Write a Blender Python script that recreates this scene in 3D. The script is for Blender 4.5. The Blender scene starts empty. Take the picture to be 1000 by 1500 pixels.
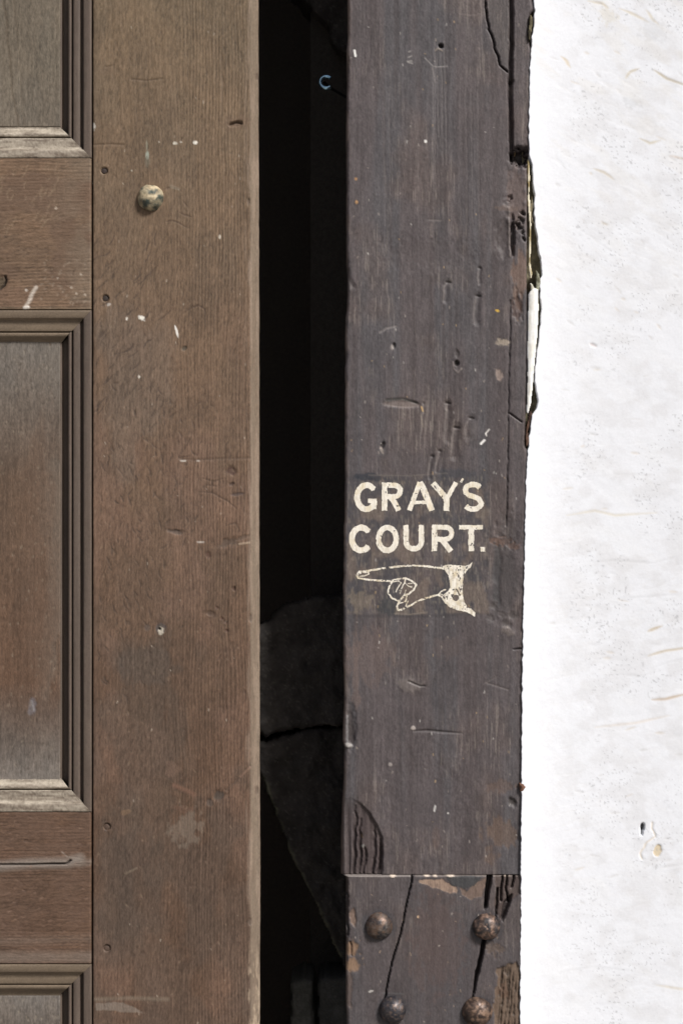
import bpy, math, random
import numpy as np
from mathutils import Vector

random.seed(7)
scene = bpy.context.scene
COL = scene.collection

# ------------------------------------------------------------------ camera
D = 3.0            # metres from camera to the face of the post
ZC = 1.45          # eye height
cam_data = bpy.data.cameras.new('camera')
cam = bpy.data.objects.new('camera', cam_data)
COL.objects.link(cam)
cam.location = (0, -D, ZC)
cam.rotation_euler = (math.radians(90), 0, 0)
cam_data.sensor_fit = 'VERTICAL'
cam_data.sensor_height = 36
cam_data.lens = 36 * D / 1.5
cam_data.clip_start = 0.05
cam_data.clip_end = 400
cam_data.dof.use_dof = True
cam_data.dof.focus_distance = 3.0
cam_data.dof.aperture_fstop = 6.5
scene.camera = cam

# ------------------------------------------------------------------ light
AZ, EL = math.radians(41), math.radians(42)
S = Vector((math.sin(AZ)*math.cos(EL), -math.cos(AZ)*math.cos(EL), math.sin(EL)))
world = bpy.data.worlds.new('World')
scene.world = world
world.use_nodes = True
wn, wl = world.node_tree.nodes, world.node_tree.links
bg = wn['Background']
sky = wn.new('ShaderNodeTexSky')
sky.sky_type = 'NISHITA'
sky.sun_disc = False
sky.sun_elevation = EL
sky.sun_rotation = math.atan2(S.x, S.y)
sky.dust_density = 4.0
sky.air_density = 0.8
sky.ozone_density = 0.6
wl.new(sky.outputs[0], bg.inputs[0])
bg.inputs[1].default_value = 0.055
sl = bpy.data.lights.new('sun', 'SUN')
sl.energy = 3.5
sl.angle = math.radians(13)
sl.color = (1.0, 0.975, 0.945)
sun = bpy.data.objects.new('sun', sl)
COL.objects.link(sun)
sun.rotation_euler = S.to_track_quat('Z', 'Y').to_euler()
scene.view_settings.view_transform = 'Standard'
scene.view_settings.look = 'None'
scene.view_settings.exposure = 0.1
scene.view_settings.gamma = 1.0
scene.view_settings.use_curve_mapping = False

# ------------------------------------------------------------------ numeric helpers
def lin(c):
    c = np.array(c, dtype=np.float64) / 255.0
    return np.where(c <= 0.04045, c/12.92, ((c+0.055)/1.055)**2.4)

def _hash(ix, iy, seed):
    h = (ix.astype(np.int64)*374761393 + iy.astype(np.int64)*668265263 + seed*362437) & 0xffffffff
    h = ((h ^ (h >> 13)) * 1274126177) & 0xffffffff
    h = ((h ^ (h >> 16)) * 2246822519) & 0xffffffff
    return ((h ^ (h >> 15)) & 0xffff) / 65535.0

def vn(x, y, seed=0):
    ix = np.floor(x); iy = np.floor(y)
    fx = x-ix; fy = y-iy
    fx = fx*fx*(3-2*fx); fy = fy*fy*(3-2*fy)
    a = _hash(ix, iy, seed); b = _hash(ix+1, iy, seed)
    c = _hash(ix, iy+1, seed); d = _hash(ix+1, iy+1, seed)
    return (a+(b-a)*fx)*(1-fy) + (c+(d-c)*fx)*fy

def fbm(x, y, seed=0, octv=4, gain=0.5):
    t = 0; a = 1.0; n = 0
    for k in range(octv):
        t = t + a*vn(x*2**k + 17.3*k, y*2**k - 9.1*k, seed+k*13); n += a; a *= gain
    return t/n

def sm(a, b, x):
    t = np.clip((x-a)/(b-a), 0, 1)
    return t*t*(3-2*t)

def interp(pts, v):
    p = np.array(pts, dtype=float)
    return np.interp(v, p[:, 0], p[:, 1])

def axis(lo, hi, flo, fhi, fine, coarse=12.0):
    """positions from lo to hi, fine between flo and fhi"""
    flo = max(lo, flo); fhi = min(hi, fhi)
    if fhi - flo < fine: return np.linspace(lo, hi, max(3, int((hi-lo)/coarse)+1))
    out = []
    if flo > lo: out.append(np.linspace(lo, flo, max(2, int((flo-lo)/coarse)+1))[:-1])
    out.append(np.linspace(flo, fhi, max(2, int(round((fhi-flo)/fine))+1)))
    if hi > fhi: out.append(np.linspace(fhi, hi, max(2, int((hi-fhi)/coarse)+1))[1:])
    return np.concatenate(out)

def to_world(px, py, y):
    s = (D+y)/D
    return (px-500)/1000*s, (750-py)/1000*s + ZC

def mesh_obj(name, V, F, C, mat, parent=None, smooth=True, sizes=None):
    """V (n,3), F flat int array (all quads unless sizes), C (n,3) linear colours"""
    me = bpy.data.meshes.new(name)
    V = np.asarray(V, dtype=np.float32)
    me.vertices.add(len(V)); me.vertices.foreach_set('co', V.ravel())
    F = np.asarray(F, dtype=np.int32).ravel()
    if sizes is None:
        sizes = np.full(len(F)//4, 4, dtype=np.int32)
    starts = np.concatenate(([0], np.cumsum(sizes)[:-1])).astype(np.int32)
    me.loops.add(len(F)); me.loops.foreach_set('vertex_index', F)
    me.polygons.add(len(sizes))
    me.polygons.foreach_set('loop_start', starts)
    me.polygons.foreach_set('loop_total', np.asarray(sizes, dtype=np.int32))
    me.update(calc_edges=True)
    me.validate()
    if C is not None:
        ca = me.color_attributes.new('tone', 'FLOAT_COLOR', 'POINT')
        c4 = np.ones((len(V), 4), dtype=np.float32); c4[:, :3] = np.clip(C, 0.002, 0.92)
        ca.data.foreach_set('color', c4.ravel())
    me.polygons.foreach_set('use_smooth', np.full(len(sizes), smooth, dtype=bool))
    me.materials.append(mat)
    o = bpy.data.objects.new(name, me)
    COL.objects.link(o)
    if parent is not None:
        o.parent = parent
    return o

def empty(name, loc, label, cat, group=None):
    o = bpy.data.objects.new(name, None)
    o.empty_display_size = 0.05
    COL.objects.link(o)
    o.location = loc
    o['label'] = label; o['category'] = cat
    if group: o['group'] = group
    return o

class Surf:
    """a carved and coloured face seen from -Y, in photo millimetres"""
    def __init__(s, xs, ys, y0, base):
        s.PX, s.PY = np.meshgrid(xs, ys)
        s.ys = ys; s.y0 = y0; s.frib = 14.0
        s.H = np.zeros_like(s.PX)
        s.C = np.ones(s.PX.shape+(3,))*lin(base)
    def rows(s, a, b):
        i = np.searchsorted(s.ys, a); j = np.searchsorted(s.ys, b)
        return slice(max(0, i-1), j+1)
    def _apply(s, r, m, depth, color, amt, frib=None):
        if depth: s.H[r] -= depth*m
        if color is not None:
            if frib is not None:
                X, Y = s.PX[r], s.PY[r]
                tx = .6*fbm(X/2.6, Y/frib, 777, 3)+.4*fbm(X/14, Y/(frib*2.2), 778, 3)
                m = sm(0, 1, m*1.9-1.25*tx)
            k = (m*amt)[..., None]
            s.C[r] = s.C[r]*(1-k) + lin(color)*k
    def seg(s, pts, w, depth=0, color=None, amt=1.0, soft=1.5, taper=False, wob=0.0):
        ysv = [p[1] for p in pts]
        r = s.rows(min(ysv)-w-4-wob, max(ysv)+w+4+wob)
        X, Y = s.PX[r], s.PY[r]
        if X.size == 0: return
        if wob: X = X + wob*(fbm(Y/9, X/40, 91, 3)-0.5)*2
        dm = np.full(X.shape, 1e9); tt = np.zeros(X.shape); n = len(pts)-1
        for k in range(n):
            (x1, y1), (x2, y2) = pts[k], pts[k+1]
            L = (x2-x1)**2+(y2-y1)**2+1e-9
            t = np.clip(((X-x1)*(x2-x1)+(Y-y1)*(y2-y1))/L, 0, 1)
            d = np.hypot(X-x1-t*(x2-x1), Y-y1-t*(y2-y1))
            q = d < dm
            dm = np.where(q, d, dm); tt = np.where(q, (k+t)/n, tt)
        ww = w/2
        if taper: ww = ww*np.clip(np.sin(np.pi*np.clip(tt*0.92+0.04, 0, 1))*1.2, 0.1, 1)
        m = np.clip((ww-dm)/soft+0.5, 0, 1)
        s._apply(r, m, depth, color, amt)
    def blob(s, cx, cy, rx, ry, ang=0, depth=0, color=None, amt=1.0, soft=None, rough=0.35, seed=3, nx=6, ny=9):
        big = min(rx, ry) > 5
        if soft is None: soft = .6 if big else .3
        R = max(rx, ry)*1.6+2
        r = s.rows(cy-R, cy+R)
        X, Y = s.PX[r], s.PY[r]
        if X.size == 0: return
        c, q = math.cos(math.radians(ang)), math.sin(math.radians(ang))
        u = ((X-cx)*c+(Y-cy)*q)/rx; v = (-(X-cx)*q+(Y-cy)*c)/ry
        d = np.hypot(u, v) + rough*(fbm(X/nx, Y/ny, seed, 3)-0.5)*2
        m = sm(1+soft, 1-soft, d)
        s._apply(r, m, depth, color, amt, s.frib if big else None)
    def poly(s, pts, depth=0, color=None, amt=1.0, soft=1.5, wob=2.0, seed=5):
        sd = poly_sd(pts, s.PX + wob*(fbm(s.PX/8, s.PY/8, seed, 3)-.5)*2, s.PY + wob*(fbm(s.PX/8, s.PY/8, seed+9, 3)-.5)*2)
        m = np.clip(-sd/soft+0.5, 0, 1)
        s._apply(slice(None), m, depth, color, amt, s.frib if amt < .8 or depth < 1 else None)
    def sample(s, px, py):
        """height interpolated bilinearly on a grid whose columns may be warped"""
        ys = s.ys
        j = np.clip(np.searchsorted(ys, py)-1, 0, len(ys)-2)
        out = np.zeros(len(px))
        row = s.PX[j]
        i = np.clip((row <= px[:, None]).sum(1)-1, 0, s.PX.shape[1]-2)
        k = np.arange(len(px))
        fx = np.clip((px-s.PX[j, i])/(s.PX[j, i+1]-s.PX[j, i]), 0, 1)
        fy = np.clip((py-ys[j])/(ys[j+1]-ys[j]), 0, 1)
        return (s.H[j, i]*(1-fx)+s.H[j, i+1]*fx)*(1-fy) + (s.H[j+1, i]*(1-fx)+s.H[j+1, i+1]*fx)*fy
    def build(s, name, mat, parent=None, depth=40, mask=None, cap=False, origin=(0, 0, 0)):
        ny, nx = s.PX.shape
        y = s.y0 - s.H/1000
        sc = (D+s.y0)/D
        X = (s.PX-500)/1000*sc; Z = (750-s.PY)/1000*sc + ZC
        V = np.stack([X, y, Z], -1).reshape(-1, 3)
        B = V.copy(); B[:, 1] = s.y0 + depth/1000
        Cc = s.C.reshape(-1, 3)
        idx = np.arange(ny*nx).reshape(ny, nx)
        if mask is None: mask = np.ones((ny-1, nx-1), bool)
        a, b, c, d = idx[:-1, :-1], idx[:-1, 1:], idx[1:, 1:], idx[1:, :-1]
        N = ny*nx
        quads = [np.stack([a[mask], d[mask], c[mask], b[mask]], -1)]
        pad = np.zeros((ny+1, nx+1), bool); pad[1:-1, 1:-1] = mask
        up = mask & ~pad[:-2, 1:-1]; dn = mask & ~pad[2:, 1:-1]
        lf = mask & ~pad[1:-1, :-2]; rt = mask & ~pad[1:-1, 2:]
        for mm, p, q in ((up, a, b), (rt, b, c), (dn, c, d), (lf, d, a)):
            quads.append(np.stack([p[mm], q[mm], q[mm]+N, p[mm]+N], -1))
        if cap: quads.append(np.stack([a[mask], b[mask], c[mask], d[mask]], -1)+N)
        Q = np.concatenate(quads)
        used, inv = np.unique(Q.ravel(), return_inverse=True)
        VV = np.concatenate([V, B])[used] - np.array(origin)
        CC = np.concatenate([Cc, Cc])[used]
        return mesh_obj(name, VV, inv, CC, mat, parent)

def poly_sd(pts, X, Y):
    p = np.array(pts, float); n = len(p)
    d = np.full(X.shape, 1e9); ins = np.zeros(X.shape, bool)
    for i in range(n):
        x1, y1 = p[i]; x2, y2 = p[(i+1) % n]
        t = np.clip(((X-x1)*(x2-x1)+(Y-y1)*(y2-y1))/((x2-x1)**2+(y2-y1)**2+1e-9), 0, 1)
        d = np.minimum(d, np.hypot(X-x1-t*(x2-x1), Y-y1-t*(y2-y1)))
        if y1 != y2:
            ins ^= ((y1 > Y) != (y2 > Y)) & (X < (x2-x1)*(Y-y1)/(y2-y1)+x1)
    return np.where(ins, -d, d)

# ------------------------------------------------------------------ materials
def material(name, rough=0.7, spec=0.3, metal=0.0, scale=(500, 500, 500), strength=0.3, dist=0.0006,
             var=0.25, rvar=0.1, detail=4.0, second=None):
    m = bpy.data.materials.new(name); m.use_nodes = True
    nt = m.node_tree; N, L = nt.nodes, nt.links
    b = N['Principled BSDF']
    b.inputs['Specular IOR Level'].default_value = spec
    b.inputs['Metallic'].default_value = metal
    g = N.new('ShaderNodeNewGeometry')
    mp = N.new('ShaderNodeMapping'); mp.inputs['Scale'].default_value = scale
    L.new(g.outputs['Position'], mp.inputs['Vector'])
    no = N.new('ShaderNodeTexNoise'); no.inputs['Scale'].default_value = 1.0
    no.inputs['Detail'].default_value = detail; no.inputs['Roughness'].default_value = 0.62
    L.new(mp.outputs[0], no.inputs['Vector'])
    fac = no.outputs['Fac']
    if second:
        mp2 = N.new('ShaderNodeMapping'); mp2.inputs['Scale'].default_value = second
        L.new(g.outputs['Position'], mp2.inputs['Vector'])
        n2 = N.new('ShaderNodeTexNoise'); n2.inputs['Scale'].default_value = 1.0
        n2.inputs['Detail'].default_value = 3.0
        L.new(mp2.outputs[0], n2.inputs['Vector'])
        ad = N.new('ShaderNodeMath'); ad.operation = 'ADD'
        L.new(fac, ad.inputs[0]); L.new(n2.outputs['Fac'], ad.inputs[1])
        ml = N.new('ShaderNodeMath'); ml.operation = 'MULTIPLY'; ml.inputs[1].default_value = 0.5
        L.new(ad.outputs[0], ml.inputs[0]); fac = ml.outputs[0]
    mr = N.new('ShaderNodeMapRange')
    mr.inputs['From Min'].default_value = 0.3; mr.inputs['From Max'].default_value = 0.7
    mr.inputs['To Min'].default_value = 1-var; mr.inputs['To Max'].default_value = 1+var
    L.new(fac, mr.inputs['Value'])
    at = N.new('ShaderNodeAttribute'); at.attribute_name = 'tone'
    mx = N.new('ShaderNodeVectorMath'); mx.operation = 'SCALE'
    L.new(at.outputs['Color'], mx.inputs[0]); L.new(mr.outputs[0], mx.inputs['Scale'])
    L.new(mx.outputs[0], b.inputs['Base Color'])
    rr = N.new('ShaderNodeMapRange')
    rr.inputs['From Min'].default_value = 0.3; rr.inputs['From Max'].default_value = 0.7
    rr.inputs['To Min'].default_value = rough-rvar; rr.inputs['To Max'].default_value = rough+rvar
    L.new(fac, rr.inputs['Value']); L.new(rr.outputs[0], b.inputs['Roughness'])
    bp = N.new('ShaderNodeBump'); bp.inputs['Strength'].default_value = strength
    bp.inputs['Distance'].default_value = dist
    L.new(fac, bp.inputs['Height']); L.new(bp.outputs[0], b.inputs['Normal'])
    return m

M_OAK = material('weathered_oak', 0.62, 0.32, 0, (900, 900, 90), 0.55, 0.0009, 0.26, 0.1, 4, (500, 500, 260))
M_OAKH = material('weathered_oak_across', 0.62, 0.32, 0, (90, 900, 900), 0.55, 0.0009, 0.26, 0.1, 4, (300, 500, 500))
M_MOULD = material('moulded_oak', 0.55, 0.4, 0, (400, 400, 400), 0.5, 0.0008, 0.14, 0.1)
M_POST = material('black_stained_timber', 0.55, 0.4, 0, (900, 900, 90), 0.45, 0.0008, 0.30, 0.1, 4, (600, 600, 300))
M_PLASTER = material('lime_whitewash', 0.85, 0.2, 0, (260, 260, 320), 0.25, 0.0006, 0.03, 0.05)
M_STONE = material('rough_stone', 0.8, 0.25, 0, (180, 180, 180), 0.8, 0.002, 0.25, 0.1, 6)  # plain stone finish; each object brings its own tone
M_IRON = material('rusted_iron', 0.44, 0.6, 0.45, (300, 300, 300), 0.6, 0.0008, 0.3, 0.15)
M_PAINT = material('sign_paint', 0.6, 0.35, 0, (1000, 1000, 120), 0.4, 0.0005, 0.07, 0.1)
M_GALV = material('bright_metal', 0.16, 0.6, 0.9, (300, 300, 300), 0.2, 0.0004, 0.1, 0.05)
M_GROUND = material('paving_stone', 0.85, 0.2, 0, (20, 20, 20), 0.4, 0.003, 0.15, 0.05)

def box(name, lo, hi, col, mat, parent=None, kind=None):
    x0, y0, z0 = lo; x1, y1, z1 = hi
    V = [(x0,y0,z0),(x1,y0,z0),(x1,y1,z0),(x0,y1,z0),(x0,y0,z1),(x1,y0,z1),(x1,y1,z1),(x0,y1,z1)]
    F = [0,3,2,1, 4,5,6,7, 0,1,5,4, 1,2,6,5, 2,3,7,6, 3,0,4,7]
    o = mesh_obj(name, np.array(V), F, np.ones((8, 3))*lin(col), mat, parent, smooth=False)
    if kind: o['kind'] = kind
    return o

# ------------------------------------------------------------------ setting
g = mesh_obj('pavement', np.array([(-200,-200,0),(200,-200,0),(200,200,0),(-200,200,0)]), [0,1,2,3],
             np.ones((4, 3))*lin((140, 136, 130)), M_GROUND, None, False)
g['kind'] = 'structure'
# dark passage behind the door: floor, ceiling, back and sides, and the returns around the opening
def quads_obj(name, quads, col, mat):
    V = np.array([p for q in quads for p in q], float)
    o = mesh_obj(name, V, np.arange(len(V)), np.ones((len(V), 3))*lin(col), mat, None, False)
    return o
X0, X1, Y0, Y1, Z0, Z1 = -1.7, 0.9, 0.20, 1.5, 0.02, 3.17
p = quads_obj('passage_interior', [
    [(X0,Y1,Z0),(X1,Y1,Z0),(X1,Y1,Z1),(X0,Y1,Z1)],
    [(X0,Y0,Z0),(X0,Y1,Z0),(X0,Y1,Z1),(X0,Y0,Z1)],
    [(X1,Y1,Z0),(X1,Y0,Z0),(X1,Y0,Z1),(X1,Y1,Z1)],
    [(X0,Y0,Z0),(X1,Y0,Z0),(X1,Y1,Z0),(X0,Y1,Z0)],
    [(X0,Y1,Z1),(X1,Y1,Z1),(X1,Y0,Z1),(X0,Y0,Z1)]], (160, 150, 142), M_STONE)
p['kind'] = 'structure'
w = empty('stone_surround', (-1.2, 0.1, 0), 'plain rendered wall left of and above the panelled door, outside the picture', 'wall')
box('wall_face', (-1.7+1.2, 0.0, 0), (-0.99+1.2, 0.14, 3.5), (205, 200, 192), M_PLASTER, w)
box('lintel', (-0.985+1.2, -0.02, 3.14), (0.30+1.2, 0.14, 3.5), (70, 62, 58), M_POST, w)
box('threshold', (-0.985+1.2, -0.02, 0.004), (0.0+1.2, 0.14, 0.10), (110, 105, 98), M_STONE, w)

# ------------------------------------------------------------------ whitewashed wall
PLE = [(-1100,778),(-300,779),(0,779),(18,781),(30,780),(52,779),(60,776),(75,776),(100,774),(130,773),(200,772),(230,773),
       (245,777),(270,779),(290,781),(310,780),(330,782),(350,785),(370,787),(380,790),(405,792),(412,788),(420,788),(450,791),
       (470,790),(500,787),(530,783),(545,782),(560,782),(590,786),(600,784),(610,777),(630,775),(640,772),(655,773),(662,770),
       (700,768),(800,766),(900,764),(1000,762),(1150,761),(1500,759),(1900,757)]
def plaster_edge(py):
    return interp(PLE, py) + 1.3*(fbm(py/7, py*0+3, 21, 3)-0.5)*2
wall = empty('whitewashed_wall', (0.6, 0, 0), 'rough whitewashed plaster wall on the right beside the dark timber post', 'wall')
xs = axis(0, 760, 0, 262, 1.6, 5)
ys = axis(-1050, 2190, -40, 1540, 1.6, 5)
s = Surf(xs, ys, 0.021, (233, 236, 242))
e = plaster_edge(s.ys)[:, None]
s.PX = s.PX + e
X, Y = s.PX, s.PY
dx = np.maximum(X-interp(PLE, Y), 0)
u = X*0.85+Y*0.5; v = -X*0.5+Y*0.85          # trowel strokes run down to the right near the top
u2 = X*0.97-Y*0.25; v2 = X*0.25+Y*0.97        # and slightly upward lower down
wt = sm(750, 350, Y)
s.H = 2.4*(fbm(X/130, Y/150, 1, 2)-.5) + .8*(fbm(X/38, Y/30, 2, 3)-.5)
ridge = (1-np.abs(2*fbm(u/55, v/13, 4, 3)-1))*wt + (1-np.abs(2*fbm(u2/60, v2/12, 5, 3)-1))*(1-wt)
patch = sm(0.42, 0.62, fbm(X/70, Y/60, 8, 3))
s.H += -.12*sm(0.80, 1.0, ridge)*patch
rc = (sm(.86, 1.0, ridge)*patch*.08*sm(8, 60, dx))[..., None]; s.C = s.C*(1-rc)+lin((206, 200, 190))*rc
s.H += 0.30*(fbm(X/9, Y/8, 6, 3)-.5) + 0.10*(fbm(X/2.5, Y/2.5, 7, 2)-.5)
s.H += 22.5*np.exp(-(X-768)/62)
# ledges and gouges
def ledge(pts, h, w=10):
    h *= .10
    s.seg(pts, w, -h, soft=w*0.9, wob=3, taper=True)
    s.seg([(a, b+w*0.45) for a, b in pts], 3, h*1.3, soft=2.5, wob=3, taper=True)
OCH = (212, 198, 174)
for pts, h, c in (([(948,958),(975,950),(1010,945)], 3.0, OCH), ([(960,975),(985,965),(1030,958)], 1.5, None),
             ([(955,1022),(975,1021),(1010,1012)], 3.4, (205,180,150)), ([(948,922),(970,914)], 2.6, (200,182,150)),
             ([(955,100),(975,112),(1010,124)], 2.8, (200,188,160)), ([(915,112),(925,102),(935,98)], 2.2, (205,194,170)),
             ([(820,82),(828,88),(834,98)], 1.6, (226,210,180)), ([(870,245),(885,250),(898,260)], 2.0, (215,205,185)),
             ([(905,10),(930,20),(950,30)], 1.6, (222,214,196)), ([(945,12),(955,25),(965,33)], 1.6, (222,214,196)),
             ([(860,0),(880,3),(890,10)], 1.6, (215,205,185)), ([(935,200),(950,207),(965,203)], 1.8, (215,206,185)),
             ([(980,225),(1010,232)], 1.2, (218,206,196)), ([(910,985),(940,988),(960,980)], 1.4, None),
             ([(860,942),(885,940)], 1.2, None), ([(825,692),(850,696),(890,694)], 1.0, None),
             ([(900,692),(960,693)], 1.2, None), ([(830,752),(870,745),(900,752),(960,748)], 1.3, (230,224,210)),
             ([(865,820),(900,818),(955,822),(1000,810)], 1.6, None), ([(910,873),(950,871),(1010,866)], 1.8, None),
             ([(880,1300),(900,1290)], 1.0, None), ([(840,1180),(870,1170),(880,1162)], 1.4, None),
             ([(960,1268),(1010,1262)], 1.5, None), ([(870,1062),(930,1056),(980,1045)], 1.6, (232,226,220)),
             ([(760+120,1060),(905,1064)], 1.0, None), ([(920,491),(935,492)], 1.6, None),
             ([(880,325),(890,326)], 1.6, (215,212,206)), ([(883,362),(892,364)], 1.2, None),
             ([(845,177),(860,179)], 1.0, None), ([(815,1420),(870,1412),(930,1420)], 1.4, None),
             ([(900,1380),(960,1372)], 1.0, None), ([(960,1440),(1010,1448)], 1.2, (228,222,210))):
    ledge(pts, h, 8)
    if c: s.seg([(a, b+3) for a, b in pts], 3.5, 0, c, 0.75, soft=3, wob=3, taper=True)
rs = np.random.RandomState(5)
for k in range(70):
    cx, cy = rs.uniform(800, 1010), rs.uniform(-20, 1520)
    L = rs.uniform(5, 18); a = math.radians(rs.uniform(15, 50) if cy < 500 else rs.uniform(-25, 10))
    s.seg([(cx, cy), (cx+L*math.cos(a), cy+L*math.sin(a))], rs.uniform(2, 4), rs.uniform(0.1, 0.35), (212,200,182) if rs.rand() < .4 else (204,203,202), .4, soft=2.5, taper=True, wob=2)
s.blob(940, 1211, 2.8, 5, 5, 9, (70, 72, 76), 1, rough=.2, soft=.3)
s.seg([(939,1216),(939,1222)], 2.5, 6, (80,82,84), 1)
s.blob(962, 1245, 5.5, 9, 12, 1.5, (222, 205, 172), 1, soft=.12, rough=.25)
s.seg([(955,1205),(958,1225),(944,1238),(937,1250),(938,1258)], 2.5, 1.4, (226,216,200), .8, soft=2, wob=3)
s.blob(868, 506, 5, 2.5, 20, 1, (205, 190, 186), .5)
s.blob(955, 45, 22, 16, 0, 0, (205,208,212), .35, rough=.8, nx=4, ny=4)
s.blob(890, 25, 12, 12, 0, 0, (215,210,196), .4, rough=.8, nx=4, ny=4)
s.blob(925, 150, 14, 8, 20, 0, (205,208,212), .4, rough=.9, nx=4, ny=4)
# faint lime-coloured clouds
cl = sm(.5, .72, fbm(u/50, v/18, 33, 4))*(.05+.14*sm(520, 120, Y))
s.C = s.C*(1-cl[..., None]) + lin((222, 216, 203))*cl[..., None]
mo = (sm(.45,.7,fbm(X/26, Y/20, 35, 4))*.22*sm(20, 90, dx))[..., None]; s.C = s.C*(1-mo)+lin((200,198,198))*mo
sp = sm(.80, .88, vn(X/2.2, Y/2.0, 41))*sm(.42, .62, fbm(X/45, Y/45, 42, 3))*.5*sm(800, 860, X)
s.C = s.C*(1-sp[..., None]) + lin((170, 172, 176))*sp[..., None]
s.build('plaster', M_PLASTER, wall, depth=200, origin=(0.6, 0, 0))
# broken inner edge of the wall seen in the crack beside the post
xs = np.arange(764, 806, 2.0); ys2 = np.arange(-40, 1540, 2.0)
s = Surf(xs, ys2, 0.022, (96, 90, 72))
s.H = 8*(fbm(s.PX/6, s.PY/14, 3, 4)-.5)
n = fbm(s.PX/5, s.PY/12, 9, 3)[..., None]
s.C = lin((60, 54, 42))*(1-n) + lin((150, 142, 118))*n
s.build('rubble_core', M_STONE, wall, depth=60, origin=(0.6, 0, 0))

def sliver(name, outline, y0, thick, col, col2, mat, parent, origin, step=1.0, bulge=1.5, seed=1, **kw):
    p = np.array(outline, float)
    lo = p.min(0)-2; hi = p.max(0)+2
    s = Surf(np.arange(lo[0], hi[0], step), np.arange(lo[1], hi[1], step), y0, col)
    sd = poly_sd(outline, s.PX, s.PY) + 0.8*(fbm(s.PX/4, s.PY/6, seed, 3)-.5)
    s.H = bulge*np.sqrt(np.clip(-sd, 0, 5)/5) + 0.8*(fbm(s.PX/3, s.PY/9, seed+1, 3)-.5)
    n = sm(.4, .7, fbm(s.PX/4, s.PY/10, seed+2, 3))[..., None]
    s.C = lin(col)*(1-n)+lin(col2)*n
    cc = (sd[:-1, :-1]+sd[1:, 1:]+sd[:-1, 1:]+sd[1:, :-1])/4
    return s.build(name, mat, parent, depth=thick, mask=cc < 0, cap=True, origin=origin, **kw)
OW = (0.6, 0, 0)
sliver('plaster_flake', [(774,430),(779,424),(783,422),(787,424),(788,450),(786.5,490),(783,525),(780,560),(777,592),(773,606),(770.5,604),(772,560),(772,500),(773,460)],
       0.0, 16, (246,246,244), (236,234,226), M_PLASTER, wall, OW, bulge=2.5)
sliver('plaster_chip', [(784,395),(789,402),(791,412),(789,424),(784,430),(785,410)], 0.004, 12, (150,150,132), (110,108,90), M_STONE, wall, OW, seed=4)
sliver('plaster_chip', [(776,412),(780,418),(784,425),(782,430),(777,424)], 0.002, 10, (225,222,212), (190,186,170), M_PLASTER, wall, OW, seed=9)
sliver('wood_splinter', [(772,232),(774.5,236),(775.5,262),(774.5,285),(776,300),(777.5,330),(777,360),(776,385),(779,400),(777,408),(773.5,395),(774,360),(775,330),(772.5,300),(772.5,262)],
       0.004, 8, (228,220,196), (168,152,112), M_OAK, wall, OW, seed=14)
sliver('wood_splinter', [(778,285),(781,300),(779,312),(781,330),(777,318)], 0.008, 8, (180,172,150), (120,110,86), M_OAK, wall, OW, seed=18)
sliver('plaster_chip', [(773,612),(776,600),(779,606),(777,622),(772,632),(770,640),(770,628)], 0.004, 8, (62,46,40), (104,80,66), M_STONE, wall, OW, seed=24)
sliver('plaster_chip', [(769,636),(773,633),(774,648),(770,656)], 0.0, 8, (104,80,68), (56,42,38), M_STONE, wall, OW, seed=28)
sliver('plaster_chip', [(776,20),(779.5,26),(778,45),(775,60),(773,50)], -0.002, 8, (120,112,88), (60,56,44), M_STONE, wall, OW, seed=31)
sliver('mortar_lump', [(760,1147),(766,1149),(769,1153),(766,1158),(761,1160)], -0.004, 10, (130,96,78), (100,72,60), M_STONE, wall, OW, seed=37, bulge=4)

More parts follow.
